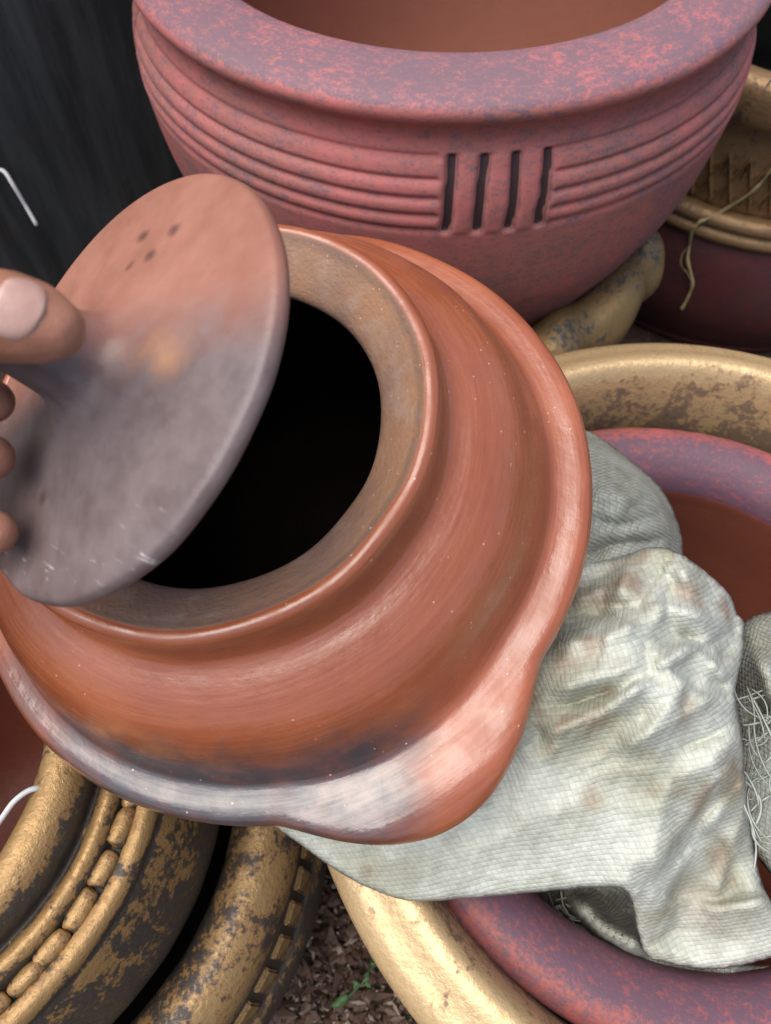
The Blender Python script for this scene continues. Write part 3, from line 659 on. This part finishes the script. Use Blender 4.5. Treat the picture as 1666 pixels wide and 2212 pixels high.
b_out = [(1180,930),(1262,930),(1300,950),(1350,984),(1415,1040),(1455,1105),(1472,1165),(1470,1215),(1430,1250),(1300,1275),(1150,1270),(1100,1100)]
b_ctrl = [(1180,940,.36),(1260,935,.37),(1350,985,.365),(1420,1045,.36),(1470,1165,.35),(1465,1215,.345),(1380,1235,.372),(1250,1240,.385),(1150,1260,.38),(1110,1100,.385),(1280,1080,.408),(1350,1120,.405),(1300,1180,.402),(1400,1150,.392),(1220,1000,.396)]
b_cr = [([(1240,1210),(1330,1175),(1440,1165)], -.006, 22, 22), ([(1250,1060),(1330,1075),(1400,1070)], .004, 18, 30), ([(1260,1120),(1340,1135),(1440,1110)], -.003, 12, 12)]
B2 = drape('woven_sack', b_out, b_ctrl, b_cr, M_sack2, 8, 45, .045, seed=5)
tag(B2, 'rounded grey bulge of a woven sack behind the white one, against the maroon rim', 'sack')
e_out = [(1570,1400),(1605,1350),(1640,1328),(1700,1322),(1760,1360),(1780,1600),(1760,1850),(1690,1900),(1610,1800),(1585,1600)]
e_ctrl = [(1600,1360,.335),(1640,1335,.340),(1720,1330,.335),(1770,1500,.33),(1640,1450,.352),(1600,1500,.33),(1660,1560,.345),(1620,1620,.325),(1700,1750,.325),(1640,1800,.32),(1750,1850,.315)]
e_cr = [([(1600,1560),(1640,1540),(1700,1530)], -.010, 14, 14), ([(1625,1400),(1660,1460),(1670,1540)], .008, 14, 30)]
E2 = drape('woven_sack', e_out, e_ctrl, e_cr, M_sack2, 8, 25, .02, seed=9)
tag(E2, 'dark grey crumpled woven sack at the right edge, inside the maroon pot', 'sack')
# loose dark stuffing deep in the maroon mouth
f_out = [(1130,1880),(1250,1850),(1420,1900),(1480,2020),(1600,2080),(1700,2090),(1640,2140),(1480,2135),(1330,2095),(1200,2020)]
f_ctrl = [(1150,1890,.20),(1250,1870,.23),(1400,1920,.25),(1450,2030,.27),(1600,2090,.27),(1640,2130,.262),(1480,2120,.262),(1350,2080,.258),(1220,2000,.225)]
f_cr = [([(1230,1930),(1300,2000),(1400,2060)], .02, 20, 20), ([(1200,1960),(1280,2040),(1380,2090)], -.02, 12, 12)]
F2 = drape('woven_sack', f_out, f_ctrl, f_cr, M_sack2, 9, 20, .02, wr=.008, seed=13)
tag(F2, 'shadowed frayed sack end lying inside the maroon mouth, below the white sack', 'sack')

# frayed plastic fibres (uncountable)
M_fib = simple('plastic fibre', (.28, .31, .26), (.38, .40, .35), 90, .5, .0003, .2)
def ribbon(V, F, pts, w):
    P = catmull([tuple(p) for p in pts], 5); n = len(V); m = len(P)
    for i, p in enumerate(P):
        p = Vector(p); q = Vector(P[min(i+1, m-1)]); o = Vector(P[max(i-1, 0)]); t_ = (q-o).normalized()
        s_ = t_.cross(Vector((.2*sin(i), .3*cos(i*.7), 1))).normalized(); u_ = s_.cross(t_)
        V.extend([p-s_*w, p+s_*w, p+u_*w*.5])
    for i in range(m-1):
        a = n+3*i
        F.extend([(a,a+1,a+4,a+3),(a+1,a+2,a+5,a+4),(a+2,a,a+3,a+5)])
V = []; F = []; rnd = random.Random(3)
for k in range(44):                      # a ravelled edge: two crossing families of tapes
    fam = k % 2; x = rnd.uniform(1612, 1700); y = rnd.uniform(1480, 1840); z = .360 + .004*fam + rnd.uniform(-.001, .001)
    a = rnd.gauss(1.18, .10) if fam else rnd.gauss(2.72, .12); L = rnd.uniform(70, 150) if fam else rnd.uniform(40, 90); bow = rnd.gauss(0, 15); P = []
    for i in range(5):
        f = i/4-.5; o_ = bow*(1-4*f*f); P.append(pxz(x+L*f*cos(a)-o_*sin(a), y+L*f*sin(a)+o_*cos(a), z-.014*f*f))
    ribbon(V, F, P, rnd.uniform(.0004, .0009))
for k in range(90):
    u_ = rnd.random(); x = 1195+u_*330+rnd.gauss(0,28); y = 1935+u_*160+rnd.gauss(0,26); z = .262+.012*rnd.random()-.03*(1-u_)
    a = rnd.gauss(.75, .5); L = rnd.uniform(20, 90); P = []
    for i in range(4):
        f = i/3-.5; P.append(pxz(x+L*f*cos(a)+rnd.uniform(-8,8), y+L*f*sin(a)+rnd.uniform(-8,8), z+rnd.uniform(-.008,.006)))
    ribbon(V, F, P, rnd.uniform(.0003, .0008))
tag(mesh_obj('frayed_fibres', V, F, M_fib), 'pale frayed plastic fibres around the sack edges inside the maroon pot', 'fibres', kind='stuff')

# ------------------------------------------------------------------ twine, threads, wires
M_twine = simple('twine', (.30, .23, .10), (.42, .34, .17), 200, .7, .0006, .6)
M_white = simple('white wire', (.45, .45, .46), (.58, .58, .58), 80, .4, .0003, .2)
def on_urn(px, py, off):                # a point just outside the urn's skin along a sight line
    c2 = Vector((.515, .986)); d = cdir((px-833)/1661, (py-1106)/1661, 1); o = Vector((0, 0, CAM_H))
    t_ = .3
    def rad_at(z):
        pts_ = [(.15,.245),(.20,.232),(.226,.212),(.231,.2185),(.240,.2225),(.258,.220),(.265,.204),(.345,.2045),(.36,.2135),(.40,.2175)]
        for (z0, r0), (z1, r1) in zip(pts_[:-1], pts_[1:]):
            if z0 <= z <= z1: return r0+(r1-r0)*(z-z0)/(z1-z0)
        return .245 if z < .15 else .2175
    while t_ < 2:
        p = o+d*t_
        if hypot(p.x-c2.x, p.y-c2.y) < 1.12*rad_at((p.z+.098)/1.12)+off: return p
        t_ += .001
    return o+d*.95
tw = [(1700,335),(1666,368),(1635,405),(1600,432),(1560,456),(1530,472),(1508,482),(1494,502),(1490,530),(1486,562),(1493,590),(1496,615),(1485,645),(1472,668)]
pt = [on_urn(x, y, .005 if y < 480 else .011) for x, y in tw]
TW = tube('hanging_twine', pt, lambda s_: .0019+.0004*sin(s_*47)+.0003*sin(s_*91), M_twine, None, 7, 8)
tag(TW, 'yellowish frayed twine hanging over the dark maroon urn', 'twine')
fr = [on_urn(x, y, .012) for x, y in ((1490,530),(1474,550),(1472,572),(1484,588),(1494,606))]
tube('loose_strand', [p for p in fr], .0005, M_twine, TW, 5)
g_ = [on_urn(1652, 192, .004), on_urn(1660, 182, .006), on_urn(1672, 168, .012), on_urn(1700, 150, .02)]
tag(tube('thread', g_, .0011, M_white, None, 6), 'short grey thread end on the bronze rim at the right edge', 'thread')
wl = [pxd(-60, 395, .80), pxd(-20, 376, .79), pxd(6, 368, .78), pxd(30, 402, .785), pxd(56, 445, .80), pxd(80, 487, .81)]
tag(tube('bent_wire', wl, .0022, M_white, None, 8, 4), 'bent white wire end in front of the dark sheet wall', 'wire')
wl = [pxz(-70, 1850, .385), pxz(-20, 1800, .388), pxz(5, 1766, .388), pxz(30, 1732, .388), pxz(60, 1709, .389), pxz(86, 1702, .386), pxz(96, 1704, .374)]
tag(tube('white_cable', wl, .0016, M_white, None, 8, 5), 'thin white cable curving over the mouth of the beaded gold pot', 'cable')

# ------------------------------------------------------------------ ground litter and weeds
M_lit = [simple('litter %d' % i, c1, c2, 60, .9, .001, .4) for i, (c1, c2) in enumerate((((.095,.06,.045),(.15,.095,.07)), ((.06,.035,.025),(.11,.06,.04)), ((.24,.19,.15),(.33,.27,.22))))]
for mi, m_ in enumerate(M_lit):
    V = []; F = []; rnd = random.Random(20+mi)
    for k in range(700):
        p = pxz(rnd.uniform(560, 960), rnd.uniform(1880, 2300), rnd.uniform(-.008, .006)); s_ = rnd.choice((.002, .003, .004, .006))*rnd.uniform(.6, 1.5)
        if mi == 2: s_ *= .6
        R_ = Matrix.Rotation(rnd.uniform(0, 6.3), 3, Vector((rnd.gauss(0,1), rnd.gauss(0,1), rnd.gauss(0,1.5))).normalized())
        n = len(V); sh = (rnd.uniform(.7,2.2), rnd.uniform(.5,1.1), rnd.uniform(.25,.6))
        for q in ((1,0,0),(0,1,0),(-1,0,0),(0,-1,0),(0,0,1),(0,0,-1)):
            v = Vector([q[i]*sh[i]*s_*rnd.uniform(.7,1.2) for i in range(3)]); V.append(p+R_@v)
        for a, b in ((0,1),(1,2),(2,3),(3,0)): F.extend([(n+a,n+b,n+4),(n+b,n+a,n+5)])
    tag(mesh_obj('soil_litter', V, F, m_, None, False), ('reddish clay crumbs and chips scattered on the soil', 'dark leaf litter and crumbs on the soil', 'pale grit specks on the soil')[mi], 'litter', kind='stuff')
t = NT('weed leaf'); n1 = t.noise(t.obj, 60, 3)
M_leaf = t.out(t.mix(n1, (.035, .085, .025), (.07, .15, .045)), .5, None, 0, .4)
def weed(px, py, n, sc, label):
    c0 = pxz(px, py, 0); E_ = empty('weed', c0); tag(E_, label, 'plant', 'weeds on the soil between the pots'); rnd = random.Random(int(px))
    tube('stem', [(0,0,-.01),(.004*sc,.003,.012*sc),(.012*sc,.010*sc,.022*sc),(.024*sc,.020*sc,.026*sc)], .0008, M_leaf, E_, 6)
    for k in range(n):
        f = (k+1)/n; base = Vector((.024*sc*f, .020*sc*f, .012*sc+.016*sc*f)); a = rnd.uniform(0, 6.3); L = sc*rnd.uniform(.006, .011); V = []; F = []
        d = Vector((cos(a), sin(a), .25)).normalized(); s_ = d.cross(Vector((0,0,1))).normalized(); u_ = s_.cross(d)
        for i in range(7):
            g = i/6; w = L*.20*sin(pi*min(1, g*.96+.03)); p = base+d*L*g - Vector((0,0,L*.35*g*g))
            V.extend([p-s_*w+u_*w*.3, p, p+s_*w+u_*w*.3])
        for i in range(6):
            q = 3*i; F.extend([(q,q+1,q+4,q+3),(q+1,q+2,q+5,q+4)])
        lo = mesh_obj('leaf', V, F, M_leaf, E_); m2 = lo.modifiers.new('thickness', 'SOLIDIFY'); m2.thickness = .0003
weed(725, 2180, 7, 1.3, 'small green weed sprig lying on the soil between the gold pots')
weed(790, 2105, 5, .7, 'tiny green weed close against the pale gold pot')
weed(880, 2200, 4, 1.0, 'green weed tip at the bottom edge beside the pale gold pot')
